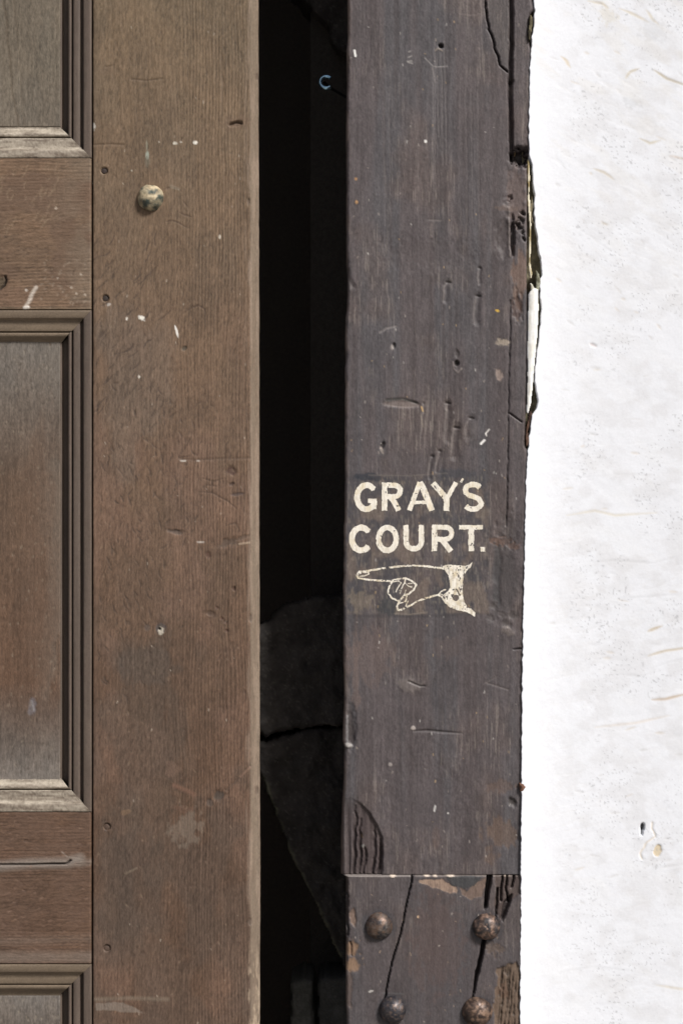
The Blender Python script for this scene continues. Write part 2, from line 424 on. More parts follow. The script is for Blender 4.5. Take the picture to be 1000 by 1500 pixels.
# ------------------------------------------------------------------ timber post
post = empty('timber_post', (0.13, 0.05, 0), "dark weathered timber post with GRAY'S COURT and a pointing hand painted in cream", 'post')
OP = (0.13, 0.05, 0)
PL = [(-1100,512),(-300,511),(0,510),(100,508),(250,507.5),(400,508),(415,510),(440,508),(470,506),(560,505.5),(700,505),(850,503),(900,503),(1050,503.5),(1085,502),(1095,504),(1160,504),(1200,500.5),(1281,499.5),(1285,508),(1400,506.5),(1500,508),(2300,510)]
PR = [(-1100,776),(-300,776),(0,775),(15,778),(25,774.5),(50,775),(75,774.5),(100,773),(230,771.5),(300,771.5),(400,771),(500,771.5),(600,769.5),(640,768.5),(700,767),(900,763.5),(1000,761.5),(1150,760.5),(1281,760),(1500,758.5),(2300,756)]
def post_surface(ylo, yhi, fine_lo, fine_hi, y0, seed):
    ys = axis(ylo, yhi, fine_lo, fine_hi, 1.35, 4)
    t = np.linspace(0, 1, 196)
    s = Surf(t, ys, y0, (98, 90, 88))
    l = (interp(PL, ys) + 2.8*(fbm(ys/18, ys*0, 71, 5)-.5))[:, None]
    r = (interp(PR, ys) + 1.2*(fbm(ys/9, ys*0, 72, 4)-.5) + 4.0*np.clip(1-sm(222, 238, ys)*sm(665, 650, ys)-sm(10, 20, ys)*sm(75, 62, ys), 0, 1))[:, None]
    s.PX = l + (r-l)*s.PX
    X, Y = s.PX, s.PY
    # rounded arrises
    dl = X-l; dr = r-X
    s.H = -4.0*np.clip(1-dl/4.5, 0, 1)**2 - 3.0*np.clip(1-dr/4, 0, 1)**2
    wx = X + 10*(fbm(X/80, Y/300, seed, 2)-.5)
    s.H += 1.6*(fbm(wx/50, Y/260, seed+1, 3)-.5) + 0.7*(fbm(wx/7, Y/160, seed+2, 3)-.5) + 0.32*(fbm(wx/2.6, Y/70, seed+3, 2)-.5)
    # colour: grey violet stain, browner where it has worn, bluish in broad vertical bands
    g1 = fbm(wx/34, Y/420, seed+4, 3); g2 = fbm(wx/3.2, Y/110, seed+5, 3); g3 = fbm(X/60, Y/90, seed+6, 4)
    g4 = fbm(X/1.7, Y/11, seed+7, 2); g5 = fbm(wx/11, Y/300, seed+8, 2)
    c = lin((86, 79, 80))*np.ones(X.shape+(1,))
    k = sm(.45, .68, g1)[..., None]*.75; c = c*(1-k)+lin((82, 80, 83))*k
    k = sm(.5, .72, g3)[..., None]*.5; c = c*(1-k)+lin((96, 84, 80))*k
    k = sm(.52, .66, 1-g5)[..., None]*.35; c = c*(1-k)+lin((70, 62, 62))*k
    g6 = fbm(X/2.0, Y/3.4, seed+21, 3)-.5; g7 = fbm(X/13, Y/24, seed+22, 4)-.5
    s.H += .4*g6
    c = c*(1 + .26*(g2-.5) + .42*(g4-.5) + .45*g6 + .40*g7)[..., None]
    # pale rubbed fibres
    f = sm(.70, .86, vn(wx/1.5, Y/26, seed+9))*sm(.4, .7, g3)*.30
    c = c*(1-f[..., None]) + lin((158, 148, 140))*f[..., None]
    k = (np.clip(1-dl/7, 0, 1)*sm(.45,.65,fbm(X/5, Y/22, seed+10, 2)))[..., None]*.4
    c = c*(1-k)+lin((140, 125, 116))*k
    s.C = c
    return s
def flecks(s, n, x0, x1, y0, y1, seed, cols, size=(0.8, 1.6)):
    rs = np.random.RandomState(seed)
    for _ in range(n):
        x, y = rs.uniform(x0, x1), rs.uniform(y0, y1)
        c = cols[rs.randint(len(cols))]; w = rs.uniform(*size)
        s.seg([(x, y), (x+rs.uniform(-1, 1), y+rs.uniform(0, 3.5))], w, 0, c, rs.uniform(.5, .9), soft=1.2)

up = post_surface(-1050, 1281, -40, 1281, 0.0, 100)
s = up; X, Y = s.PX, s.PY
# split strip down the right side
s.H -= 2.2*sm(747, 750, X)*sm(238, 228, Y)
s.seg([(748,-300),(748.5,60),(747,130),(748,200),(749,234)], 5, 14, soft=3, wob=1)
s.seg([(747,120),(749,118)], 5, 8, soft=3)
s.seg([(711,-30),(711.5,15),(715,42),(721,52),(724,72),(730,84),(732,96),(738,101),(743,105)], 2.2, 9, (40,36,36), .8, soft=1.4, wob=1.5)
s.poly([(712,-30),(716,42),(724,70),(731,92),(745,104),(746,-30)], 0.7, (84,80,80), .5, wob=1)
s.blob(762, 229, 11, 11, 0, 22, (40,34,32), .8, rough=.7, nx=4, ny=5)
s.blob(757, 285, 14, 50, 0, 2.5, (104,90,86), .7, rough=.5)
s.blob(747, 290, 3, 5, 20, 4, None, rough=.7, nx=3, ny=3)
s.blob(739, 345, 12, 24, 8, 3.5, (66,58,58), .7, rough=.3)
s.blob(750.5, 345, 3.2, 26, 0, 9, (60,54,52), .5, rough=.3)
s.seg([(745,305),(746,375)], 3, -1.6, (135,126,122), .5, soft=2, wob=2)
for (a, b, r_) in ((763,322,4),(760,333,4.5),(766,312,3),(764,340,3),(758,328,3),(767,350,2.5)): s.blob(a, b, r_*1.15, r_*.8, 40, 5, (50,44,42), .7, rough=1.0, soft=.6, nx=2.5, ny=3)
s.blob(762, 405, 11, 42, 0, 1.0, (118,96,84), .65, rough=.8, nx=4, ny=16)
s.blob(742, 305, 14, 4, 0, 0, (114,96,86), .4, rough=.8, nx=4, ny=4)
s.blob(757, 450, 7, 18, 0, 2, (84,66,60), .6, rough=.9, nx=3, ny=6)
s.seg([(746.5,440),(747,480),(744.5,560),(744,640),(742.5,700),(741,770)], 1.5, 4, (56,52,52), .6, soft=1.8, wob=1.2)
s.seg([(746,605),(753,610),(764,618)], 1.8, 4, (60,54,52), .7, soft=1.2, wob=1)
s.seg([(768,480),(768,690)], 1.6, 0, (60,52,50), .4, wob=3)
# chisel and knock marks
def gouge(pts, w, d, rim=True):
    s.seg(pts, w, d*.6, (80,74,74), .3, soft=w*.9, wob=2.2)
    s.seg([(pts[0][0]-w*.4, pts[0][1]), (pts[0][0]+w*.4, pts[0][1]+1)], 2.6, d*.6, (72,66,66), .5, soft=2, wob=1)
    if rim: s.seg([(a-w*.6, b+3) for a, b in pts], 2.4, -.7, (138,130,126), .4, soft=2.4, wob=2, taper=True)
gouge([(700,433),(699,440),(698,472)], 7, 3.5); gouge([(657,413),(653,418),(652,440)], 6, 3)
gouge([(656,590),(656,602),(655,645)], 7, 3.5); gouge([(669,626),(667,640),(664,668)], 9, 4)
gouge([(690,612),(687,618),(684,640)], 8, 3); gouge([(702,392),(702,415)], 4, 2)
gouge([(632,668),(629,700)], 4, 2.5); gouge([(643,660),(640,690)], 4, 2); gouge([(620,590),(617,640)], 2.5, 1)
gouge([(506,395),(516,420)], 6, 3, False)
s.blob(589, 592, 26, 5, 2, 1.6, (128,116,110), .55, rough=.3)
s.seg([(566,586),(588,584),(610,590)], 3, 1.2, (70,72,68), .6, soft=2)
s.blob(737, 501, 11, 6, 8, .6, (158,146,132), .85, rough=.6, nx=5, ny=3)
s.blob(730, 549, 5, 8, -15, .6, (150,134,126), .85, rough=.5, nx=4, ny=4)
s.blob(669, 532, 3, 3.6, 0, 5, (48,44,42), .9, rough=.3); s.seg([(663,530),(664,540),(670,546),(675,540)], 2, -.6, (140,130,126), .5)
s.blob(669, 518, 3, 6, 0, 1.5, (70,64,64), .5)
s.blob(577, 506, 2.2, 4, 0, 3, (60,56,56), .8); s.blob(574, 509, 2.4, 4, 0, 0, (150,142,138), .8)
s.blob(560, 652, 2.6, 4.5, 20, 3, (55,50,50), .8); s.blob(559, 660, 2.2, 6, -20, 0, (150,140,132), .7)
s.seg([(557,487),(566,481),(580,478)], 3, .5, (138,132,130), .6, soft=2, wob=2)
s.blob(728, 455, 3.2, 1.8, 15, 0, (196,160,70), 1, rough=.2)
s.seg([(716,629),(711,635),(712,638)], 2, 0, (226,222,216), .95, soft=1); s.seg([(709,645),(704,650)], 3.4, 0, (232,230,226), 1, soft=1)
s.seg([(519,74),(520.5,82)], 3.2, 0, (235,234,230), 1, soft=1)
s.seg([(637,1181),(636,1188)], 2.6, 0, (232,230,226), 1, soft=1); s.blob(623,207,2,2.4,0,0,(225,222,218),1,rough=.1); s.blob(656,1191.5,1.3,1.3,0,0,(220,216,210),1,rough=.1)
s.seg([(617,596),(619,602)], 2.2, 0, (190,158,110), .9); s.seg([(616,608),(619,625)], 1.6, 0, (150,138,124), .6)
s.seg([(622,85),(634,97),(640,98),(655,97)], 1.8, 0, (150,146,144), .6, soft=1.2)
s.seg([(633,100),(637,120)], 1.8, 0, (140,134,132), .6)
for a, b, c, d in ((598,76,601,75),(598,84,602,82),(596,90,603,89),(597,91,604,93)): s.seg([(a,b),(c,d)], 1.6, 0, (160,156,152), .8, soft=1)
s.blob(645, 67, 3.4, 2.8, 20, 7, (40,36,36), .9, rough=.3); s.seg([(637,74),(641,71),(647,74)], 2, -.4, (150,138,126), .7)
s.seg([(672,20),(685,22),(705,21)], 1.6, 0, (124,114,110), .5); s.seg([(628,322),(646,323)], 2.4, .4, (118,110,108), .6)
for x in (634,640,646,651,637): s.seg([(x,60+x%7*9),(x+rs.uniform(-1,3),200+x%5*40)], 1.3, .4, (136,128,126), .35, soft=1, wob=1)
for x in (562,570,690,700,682): s.seg([(x,130),(x+2,330)], 1.3, .3, (128,120,118), .25, soft=1, wob=1)
s.blob(640, 150, 90, 9, 0, 0, (84,80,82), .25, rough=.8); s.blob(620, 372, 60, 22, 0, 1, (84,76,76), .3, rough=.5)
s.blob(521, 262, 2, 2, 0, 0, (170,130,90), .8); s.blob(522, 296, 2, 2.4, 0, 0, (180,140,96), .8)
# background of the lettering: old blackish paint, rubbed brown in places
def clampbox(x0, x1, y0, y1, sft=3):
    return sm(x0-sft, x0+sft, X)*sm(x1+sft, x1-sft, X)*sm(y0-sft, y0+sft, Y)*sm(y1+sft, y1-sft, Y)
bm_ = clampbox(508, 716, 697, 899)
n = fbm(X/26, Y/22, 301, 4); n2 = fbm(X/6, Y/7, 302, 3)
k = (bm_*(.18+.55*sm(.40, .62, n)))[..., None]
s.C = s.C*(1-k)+lin((66, 65, 69))*k
k = (bm_*sm(.5, .68, fbm(X/22, Y/30, 303, 3))*.55)[..., None]; s.C = s.C*(1-k)+lin((116, 102, 92))*k
k = (bm_*sm(.6, .85, vn(X/1.8, Y/7, 304))*.25)[..., None]; s.C = s.C*(1-k)+lin((150, 140, 126))*k
s.blob(540, 699, 24, 6, 3, 0, (46,50,58), .8, rough=.5); s.blob(668, 694, 30, 8, 0, 0, (62,64,70), .6, rough=.6)
s.blob(566, 800+90, 14, 12, 0, 0, (58,60,62), .6, rough=.6); s.blob(528, 880, 20, 18, 0, 0, (124,112,98), .5, rough=.7)
s.seg([(520,902),(620,903),(700,898)], 4, 0, (60,58,60), .55, soft=3, wob=2); s.seg([(578,899),(600,900),(625,897)], 1.6, 0, (140,130,118), .6)
s.seg([(540,696),(600,697),(655,693)], 2, 0, (120,112,106), .4, wob=2)
# darker knotty wood to the right of the lettering
s.blob(738, 850, 20, 60, 0, 2.0, (70,66,66), .6, rough=.6, nx=12, ny=20)
s.blob(727, 840, 6, 50, 0, 1.5, (62,62,64), .5, rough=.5); s.blob(734, 793, 17, 7, 0, .8, (108,86,76), .7, rough=.9, nx=4, ny=3); s.blob(752, 800, 9, 6, 0, .8, (104,82,72), .6, rough=.9, nx=3, ny=3)
s.blob(745, 775, 14, 26, 0, 1.5, (74,68,68), .5, rough=.6)
for a, b in ((718,905),(735,900),(750,902),(742,915),(722,888)): s.blob(a, b, 6, 5, 20, 1.2, (76,70,68), .5, rough=.8, soft=.7, nx=4, ny=4)
s.blob(745, 925, 12, 6, 20, -.8, (128,118,112), .4, rough=.7); s.seg([(752,951),(763,950)], 1.8, 4, (40,36,36), .8)
s.seg([(724,990),(712,1000),(745,1010)], 2, .8, (120,110,106), .3, wob=3)
# lower part of the upper timber
s.seg([(606,1071),(625,1070),(645,1072),(676,1074)], 2.6, 2.2, (70,64,64), .5, soft=2.4, wob=2, taper=True); s.blob(605,1067,3.4,3,0,-1,(170,160,154),.9,rough=.4)
s.blob(571, 1120, 3, 3, 0, -.6, (158,150,146), .8); s.blob(600, 1003, 20, 9, 10, -.8, (120,112,108), .5, rough=.5); s.seg([(598,998),(615,1005),(622,1005)], 2.4, 1.8, (66,60,60), .6)
s.blob(514, 1065, 6, 30, 0, 4, (58,50,48), .6, rough=.4); s.blob(510, 1092, 6, 3.5, 10, -2, (160,156,152), .8, rough=.4); s.seg([(509,1050),(508,1088)], 3, -1, (128,126,126), .6, wob=2)
s.blob(521, 980, 7, 60, 0, 0, (112,96,90), .5, rough=.7, ny=25); s.blob(540, 960, 40, 40, 0, 0, (112,96,90), .35, rough=.6)
s.blob(655, 948, 20, 16, 0, 0, (104,90,86), .3, rough=.9, soft=.9)
s.blob(733, 1220, 24, 22, 0, .6, (108,88,74), .5, rough=.8, nx=5, ny=14); s.blob(733, 1152, 22, 10, 0, .6, (102,84,74), .45, rough=.8); s.blob(718,1255,12,14,0,.3,(108,88,74),.4,rough=.8)
s.blob(638, 1225, 6, 18, 0, 0, (104,88,82), .6, rough=.5); s.blob(750, 1175, 5, 9, -20, 3, (60,54,52), .7, rough=.6)
s.blob(620, 1180, 60, 60, 0, 1, (84,78,80), .35, rough=.5)
# scarfed corner at the foot with torn ribs
arc = [(496,1172),(512,1168),(526,1176),(541,1191),(552,1208),(559,1228),(561,1250),(559,1284),(496,1284)]
rib = 2.8*(fbm(X/5, Y/160, 320, 2)-.5)*2
msk = np.clip(-poly_sd(arc, X+2*(fbm(Y/12, X*0, 9, 2)-.5), Y)/2.5+.5, 0, 1)*sm(1160, 1200, Y)
s.H -= msk*(4.5+rib); k = (msk*.55)[..., None]; s.C = s.C*(1-k)+lin((74,62,60))*k
for x0_, x1_, y0_ in ((521,517,1180),(548,545,1210),(534,531,1240),(556,553,1230),(527,526,1200)):
    s.seg([(x0_,y0_),((x0_+x1_)/2+1.5,(y0_+1283)/2),(x1_,1295)], 3.4, 5, (50,42,42), .6, soft=2.6, wob=3, taper=True)
s.blob(532,1240,3,2.4,0,-1,(136,134,130),.8)
flecks(s, 150, 508, 765, 0, 1275, 3, [(200,196,190),(180,172,164),(160,150,140),(188,160,120)], (.7, 1.3))
s.build('post_shaft', M_POST, post, depth=190, origin=OP)
POST = s

# foot of the post: separate timber, a touch proud of the shaft
ft = post_surface(1282.2, 2180, 1282.2, 1540, -0.0045, 140)
s = ft; X, Y = s.PX, s.PY
s.H -= 2.5*np.clip(1-(Y-1282.2)/2.5, 0, 1)**2
k = (.45*np.ones(X.shape))[..., None]; s.C = s.C*(1-k)+lin((80,74,75))*k
s.seg([(506,1283),(560,1283.5),(603,1283)], 2.0, 0, (156,148,142), .7, soft=1.5, wob=1); s.seg([(608,1283),(712,1283),(760,1284)], 1.8, 0, (150,140,132), .5, soft=1.4, wob=1)  # pale lines paint the light caught by the top ledge
for a, b, r_ in ((624,1282.6,4),(637,1283,3),(659,1283,6),(575,1283,4),(742,1283,4)): s.blob(a, b, r_, 2.2, 0, -1, (222,206,190), .95, rough=.5, nx=3, ny=3)
s.seg([(602.5,1280),(601,1300),(594,1330),(590,1352),(583,1380),(573,1410),(568,1440),(563,1466)], 1.8, 10, (30,26,26), .85, soft=1.2, wob=1.2)
s.poly([(713,1278),(722,1278),(716,1305),(713,1330),(709,1332),(709,1318)], 16, (28,24,24), .8, wob=1.0, soft=2)
s.poly([(707,1372),(712,1372),(706,1405),(697,1440),(692,1465),(691,1465),(696,1425),(702,1400)], 16, (28,24,24), .8, wob=.8, soft=2)
s.poly([(723,1278),(765,1278),(765,1308),(750,1318),(744,1326),(736,1345),(730,1352),(724,1330),(726,1300)], 3.5, (82,68,62), .6, wob=2, soft=2)
for a in ([(729,1302),(727,1325),(726,1345)],[(742,1280),(741,1300),(744,1322)],[(752,1283),(749,1300)],[(735,1285),(733,1320)]): s.seg(a, 2.4, 9, (36,30,30), .7, soft=1.6, wob=2)
s.poly([(737,1322),(750,1310),(746,1326),(738,1345),(735,1350),(733,1345)], 8, (46,40,40), .8, wob=1.2, soft=2)
s.poly([(612,1289),(648,1289),(658,1296),(668,1299),(668,1310),(648,1306),(630,1298),(614,1295)], .6, (166,142,124), .8, wob=3.0, soft=1.6)
s.poly([(672,1302),(684,1306),(694,1296),(710,1284),(712,1296),(703,1312),(690,1318),(676,1312)], .6, (124,104,92), .7, wob=3.5, soft=2)
s.poly([(652,1284),(706,1283),(694,1298),(680,1302),(660,1296)], -.3, (62,64,66), .8, wob=2)
s.blob(517, 1345, 4.5, 12, 0, 2, (132,110,96), .7, rough=.6); s.blob(515, 1388, 12, 12, 0, 1.8, (142,114,90), .75, rough=.6, nx=6, ny=6); s.blob(515, 1414, 12, 10, 0, 1.4, (148,120,96), .75, rough=.5)
s.seg([(513,1380),(515,1400)], 2, 3, (70,50,40), .7, wob=2); s.blob(511,1455,5,30,0,1,(108,92,84),.5,rough=.7)
s.seg([(507.5,1290),(509,1370)], 3, 5, (44,40,40), .7, soft=2, wob=2)
s.poly([(728,1420),(756,1408),(762,1420),(762,1560),(730,1560),(722,1480)], 2.0, (118,98,80), .7, wob=4, soft=3)
tv = sm(725, 733, X)*sm(1408, 1430, Y); fb = .7*fbm((X+Y*.06)/1.7, Y/34, 555, 3)+.3*fbm(X/5, Y/9, 556, 3); s.H -= tv*3.5*sm(.5,.75,fb); s.C = s.C*(1-.55*(tv*sm(.45,.65,fb)))[..., None]
s.blob(738, 1450, 9, 14, 0, 0, (96,74,60), .6, rough=.8, nx=4, ny=5); s.blob(722, 1390, 14, 10, 0, 1, (98,84,74), .6, rough=.9, nx=4, ny=4)
s.blob(640, 1380, 40, 80, 0, 0, (92,76,72), .4, rough=.6); s.blob(612,1343,1.6,2,0,0,(200,170,140),.9); s.blob(543,1452,4,1.6,-15,0,(190,186,180),.8)
s.seg([(560,1455),(590,1456)], 1.6, 0, (110,110,110), .5, wob=2)
for cx, cy in ((555,1356),(712,1357),(575,1479),(698,1482)): s.blob(cx, cy+1, 25, 25, 0, 1.2, (66,66,70), .6, rough=.25)
flecks(s, 30, 510, 755, 1290, 1500, 13, [(190,180,170),(160,140,120)], (.7, 1.3))
s.build('post_foot', M_POST, post, depth=190, origin=OP)

# ---- painted lettering, a thin skin of paint lying on the carved face
def zs(pts): return [(490+a/4.1667, 680+b/4.1667) for a, b in pts]
def arcpts(cx, cy, rx, ry, a0, a1, n=14):
    return [(cx+rx*math.cos(math.radians(a0+(a1-a0)*i/n)), cy+ry*math.sin(math.radians(a0+(a1-a0)*i/n))) for i in range(n+1)]
def paint(name, strokes, polys=(), holes=(), seed=1, wear=.5, step=.55, round_=False):
    allp = [p for st, w in strokes for p in zs(st)]+[p for pl in polys for p in zs(pl)]
    P = np.array(allp); lo = P.min(0)-7; hi = P.max(0)+7
    s = Surf(np.arange(lo[0], hi[0], step), np.arange(lo[1], hi[1], step), POST.y0, (224, 214, 190))
    X, Y = s.PX, s.PY
    d = np.full(X.shape, 1e9)
    Xw = X+.9*(fbm(X/5, Y/6, seed, 2)-.5); Yw = Y+.9*(fbm(X/5, Y/6, seed+5, 2)-.5)
    for st, w in strokes:
        q = zs(st); w = w/4.1667
        for i in range(len(q)-1):
            (x1, y1), (x2, y2) = q[i], q[i+1]
            L2 = (x2-x1)**2+(y2-y1)**2+1e-9
            t = ((Xw-x1)*(x2-x1)+(Yw-y1)*(y2-y1))/L2
            tc = np.clip(t, 0, 1)
            dd = np.hypot(Xw-x1-tc*(x2-x1), Yw-y1-tc*(y2-y1))-w/2
            if not round_:   # square brush ends
                L = math.sqrt(L2); perp = np.abs((Xw-x1)*(y2-y1)-(Yw-y1)*(x2-x1))/L
                over = np.maximum(-t, t-1)*L
                if i == 0 or i == len(q)-2:
                    e0 = (-t*L) if i == 0 else -1e9
                    e1 = ((t-1)*L) if i == len(q)-2 else -1e9
                    dd = np.maximum(dd, np.maximum(e0, e1))
            d = np.minimum(d, dd)
    for pl in polys: d = np.minimum(d, poly_sd(zs(pl), Xw, Yw))
    for (hx, hy, hr) in holes:
        (a, b), = zs([(hx, hy)]); d = np.maximum(d, hr/4.1667-np.hypot(X-a, Y-b))
    d = d - .25 + .7*(vn(X/1.3, Y/4, seed+8)-.5)
    keep = d < 0
    chip = vn(X/1.6, Y/2.6, seed+11)*.6+fbm(X/6, Y/7, seed+12, 2)*.5
    keep &= chip > .20+.24*wear
    n = sm(.40, .72, fbm(X/3, Y/5, seed+13, 3))[..., None]*(.3+.6*wear)
    s.C = lin((240, 234, 221))*(1-n)+lin((196, 184, 160))*n
    n = (sm(.6, .8, vn(X/1.2, Y/9, seed+14))*wear*.5)[..., None]
    s.C = s.C*(1-n)+lin((140, 130, 118))*n
    n = (sm(.55, .8, fbm(X/9, Y/12, seed+15, 2))*.3)[..., None]; s.C = s.C*(1-n)+lin((214, 192, 140))*n
    h = POST.sample(X.ravel(), Y.ravel()).reshape(X.shape)
    s.H = h+0.45
    return s.build(name, M_PAINT, post, depth=0.0, mask=keep[:-1, :-1], origin=OP), s
def letter(strokes, seed, **kw):
    o, s_ = paint('painted_letter', strokes, seed=seed, wear=.12, **kw)
    return o
# rebuild with side walls ending just under the paint film: depth handled by a per-vertex offset
def _thin_build(self, name, mat, parent=None, depth=0, mask=None, cap=False, origin=(0, 0, 0)):
    ny, nx = self.PX.shape
    sc = (D+self.y0)/D
    V = np.stack([(self.PX-500)/1000*sc, self.y0-self.H/1000, (750-self.PY)/1000*sc+ZC], -1).reshape(-1, 3)
    idx = np.arange(ny*nx).reshape(ny, nx)
    a, b, c, d = idx[:-1, :-1], idx[:-1, 1:], idx[1:, 1:], idx[1:, :-1]
    Q = np.stack([a[mask], d[mask], c[mask], b[mask]], -1)
    used, inv = np.unique(Q.ravel(), return_inverse=True)
    return mesh_obj(name, V[used]-np.array(origin), inv, self.C.reshape(-1, 3)[used], mat, parent)
_full_build = Surf.build
Surf.build = _thin_build
LW = 33
letter([(arcpts(193, 200, 57, 73, -42, -180)+arcpts(193, 200, 57, 73, 180, 28), 34), ([(238,272),(238,214)], 32), ([(204,222),(254,222)], 24)], 11)
letter([([(303,112),(303,281)], 31), ([(300,127),(360,127)]+arcpts(362,162,37,35,-90,90,8)+[(300,197)], 29), ([(345,205),(360,225),(388,281)], 32)], 12)
letter([([(517,110),(512,125),(454,281)], 27), ([(517,110),(535,140),(592,281)], 35), ([(480,232),(562,232)], 19)], 13)
letter([([(598,114),(680,208)], 33), ([(738,110),(682,208)], 25), ([(681,195),(679,283)], 33)], 14)
letter([([(780,86),(768,108)], 10)], 15)
letter([(arcpts(842,157,47,35,-30,-180,8)+[(798,172),(815,186),(845,196),(875,208),(889,232)]+arcpts(842,236,50,38,0,150,8), 30)], 16)
letter([(arcpts(160,455,56,70,-40,-180)+arcpts(160,455,56,70,180,42), 34)], 17)
letter([(arcpts(320,455,54,70,0,360,26), 32)], 18)
letter([([(433,371),(433,470)]+arcpts(480,470,47,46,180,0,10)+[(526,371)], 30)], 19)
letter([([(607,369),(607,529)], 32), ([(604,383),(675,383)]+arcpts(676,420,36,37,-90,90,8)+[(604,457)], 28), ([(655,460),(672,485),(706,530)], 32)], 20)
letter([([(758,384),(902,384)], 25), ([(831,384),(831,529)], 32)], 21)
o = letter([([(888,518),(915,518)], 26)], 22); o.name = 'painted_full_stop'
W = 10
hand_strokes = [([(135,672),(150,655),(200,650),(300,633),(400,622),(480,616),(560,622),(660,635)], 12),
    ([(133,672),(142,692),(200,703),(270,709),(345,711)], 11), ([(140,668),(170,660),(206,660),(206,670),(180,680),(150,682)], 6),
    ([(340,711),(380,700),(430,694),(470,712),(495,735),(480,765),(450,792)], 11), ([(350,714),(330,745),(324,785),(348,815),(382,832)], 10),
    ([(350,718),(388,712),(404,724),(384,752),(372,778)], 5), ([(430,697),(424,722),(446,742),(470,748)], 5), ([(444,728),(470,726)], 4), ([(424,722),(404,760),(400,786)], 4), ([(412,748),(392,768)], 4), ([(432,768),(424,796)], 4),
    ([(452,790),(420,802),(396,830),(378,868),(386,890),(410,886),(430,872),(460,860),(500,836),(560,814),(628,796),(660,812)], 11),
    ([(382,832),(398,848),(430,836),(440,800)], 6), ([(630,796),(648,775),(672,765)], 8), ([(430,870),(445,835)], 6), ([(640,790),(655,796)], 7)]
cuff = [(655,622),(690,612),(725,616),(800,620),(822,612),(838,596),(828,625),(806,645),(786,680),(778,720),(778,780),(786,840),(805,868),(832,884),(856,905),(852,928),(830,915),(800,898),(750,890),(700,872),(675,848),(650,812),(668,790),(690,775),(704,750),(700,710),(690,670),(665,640)]
paint('painted_pointing_hand', [(a, b*.8) for a, b in hand_strokes], [cuff], [(737,814,20)], seed=60, wear=.6, round_=True)
Surf.build = _full_build

# ---- studs: domed iron heads
def dome(name, px, py, y0, r, h, cols, parent, origin, seed, lump=.06, mat=None, squash=(1, 1)):
    nu, nv = 40, 16
    V = []; C = []
    cx, cz = to_world(px, py, y0)
    k = (D+y0)/D/1000
    th = np.linspace(0, 2*math.pi, nu, endpoint=False)
    for j in range(nv+1):
        ph = j/nv*math.pi/2*1.12
        for t in th:
            nx_, nz_ = math.cos(t)*math.sin(ph), math.sin(t)*math.sin(ph)
            nn = float(fbm(np.array([nx_*2.3+9]), np.array([nz_*2.3+math.cos(ph)*1.5]), seed, 3)[0])-.5
            rr = 1+lump*2*nn
            V.append((cx+nx_*r*rr*k*squash[0], y0-math.cos(ph)*h*rr*k, cz+nz_*r*rr*k*squash[1]))
            m = float(fbm(np.array([nx_*2.8+3]), np.array([nz_*2.8+1]), seed+7, 4)[0])
            m2 = float(fbm(np.array([nx_*6+3]), np.array([nz_*6+1]), seed+17, 2)[0])
            a = min(1, max(0, (m-.36)/.28)); b = .8*min(1, max(0, (m2-.5)/.3))
            c = lin(cols[0])*(1-a)+lin(cols[1])*a; c = c*(1-b)+lin(cols[2])*b
            C.append(c)
    F = []
    for j in range(nv):
        for i in range(nu):
            i2 = (i+1) % nu
            F += [j*nu+i, (j+1)*nu+i, (j+1)*nu+i2, j*nu+i2]
    V = np.array(V)-np.array(origin)
    return mesh_obj(name, V, F, np.array(C), mat or M_IRON, parent)
RUST = (112, 92, 80); DK = (60, 58, 60)
o = dome('iron_stud', 555, 1356, -0.0025, 20, 16, (DK, RUST, (120,112,106)), post, OP, 5); o['label'] = 'iron stud rusted orange brown, upper left of the four'
o = dome('iron_stud', 712, 1357, -0.003, 20, 18, (DK, (92,76,68), (170,140,122)), post, OP, 21); o['label'] = 'dark worn iron stud over the wide crack, upper right of the four'
o = dome('iron_stud', 575, 1479, -0.003, 20, 17, ((54,54,60), (78,74,76), (128,110,100)), post, OP, 33); o['label'] = 'blackened iron stud, lower left of the four'
o = dome('iron_stud', 698, 1482, -0.003, 22, 18, ((62,52,48), (98,80,70), (160,132,112)), post, OP, 47); o['label'] = 'brown iron stud rubbed bright, lower right of the four'

# ------------------------------------------------------------------ panelled door
YD = 0.05
door = empty('panelled_door', (-0.56, YD+.02, 0.1), 'brown oak panelled door with moulded panels standing ajar at the left', 'door')
OD = (-0.56, YD+.02, 0.1)
LX = -500   # left edge of the door in photo millimetres
DT, DB = -930, 2070

def oak(s, seed, vertical=True, ring=None):
    X, Y = s.PX, s.PY
    A, B = (X, Y) if vertical else (Y, X)
    wa = A + 14*(fbm(A/80, B/200, seed, 3)-.5)
    s.H += 1.0*(fbm(wa/45, B/260, seed+1, 3)-.5) + .55*(fbm(wa/3.0, B/120, seed+2, 3)-.5) + .35*(vn(wa/1.6, B/22, seed+3)-.5)
    r = .5+.5*np.sin(2*math.pi*(wa/4.7 + 1.2*fbm(A/30, B/200, seed+4, 2)))
    amt = sm(.35, .7, fbm(A/60, B/500, seed+5, 2)) if ring is None else ring
    g = fbm(wa/2.4, B/90, seed+6, 3)-.5; g2 = fbm(A/1.6, B/9, seed+7, 2)-.5; g3 = fbm(A/30, B/40, seed+8, 4)-.5
    tk = fbm((A+B*.35)/1.7, (B-A*.25)/6, seed+12, 3)-.5
    s.H += .8*tk
    f = 1 + .17*(r-.5)*amt*2 + (.14+.22*amt)*g + .45*g2 + .30*g3 + .65*tk
    s.C = s.C*f[..., None]
    wv = sm(.40, .62, fbm(A/38, B/70, seed+15, 4))[..., None]*.22
    s.C = s.C*(1-wv) + s.C*np.array([1.16, 1.06, .98])*wv
    k = (sm(.42, .62, fbm(A/42, B/75, seed+9, 4))*.26)[..., None]; s.C = s.C*(1-k)+s.C*np.array([.70,.73,.78])*k
    s.H += -.35*r*amt

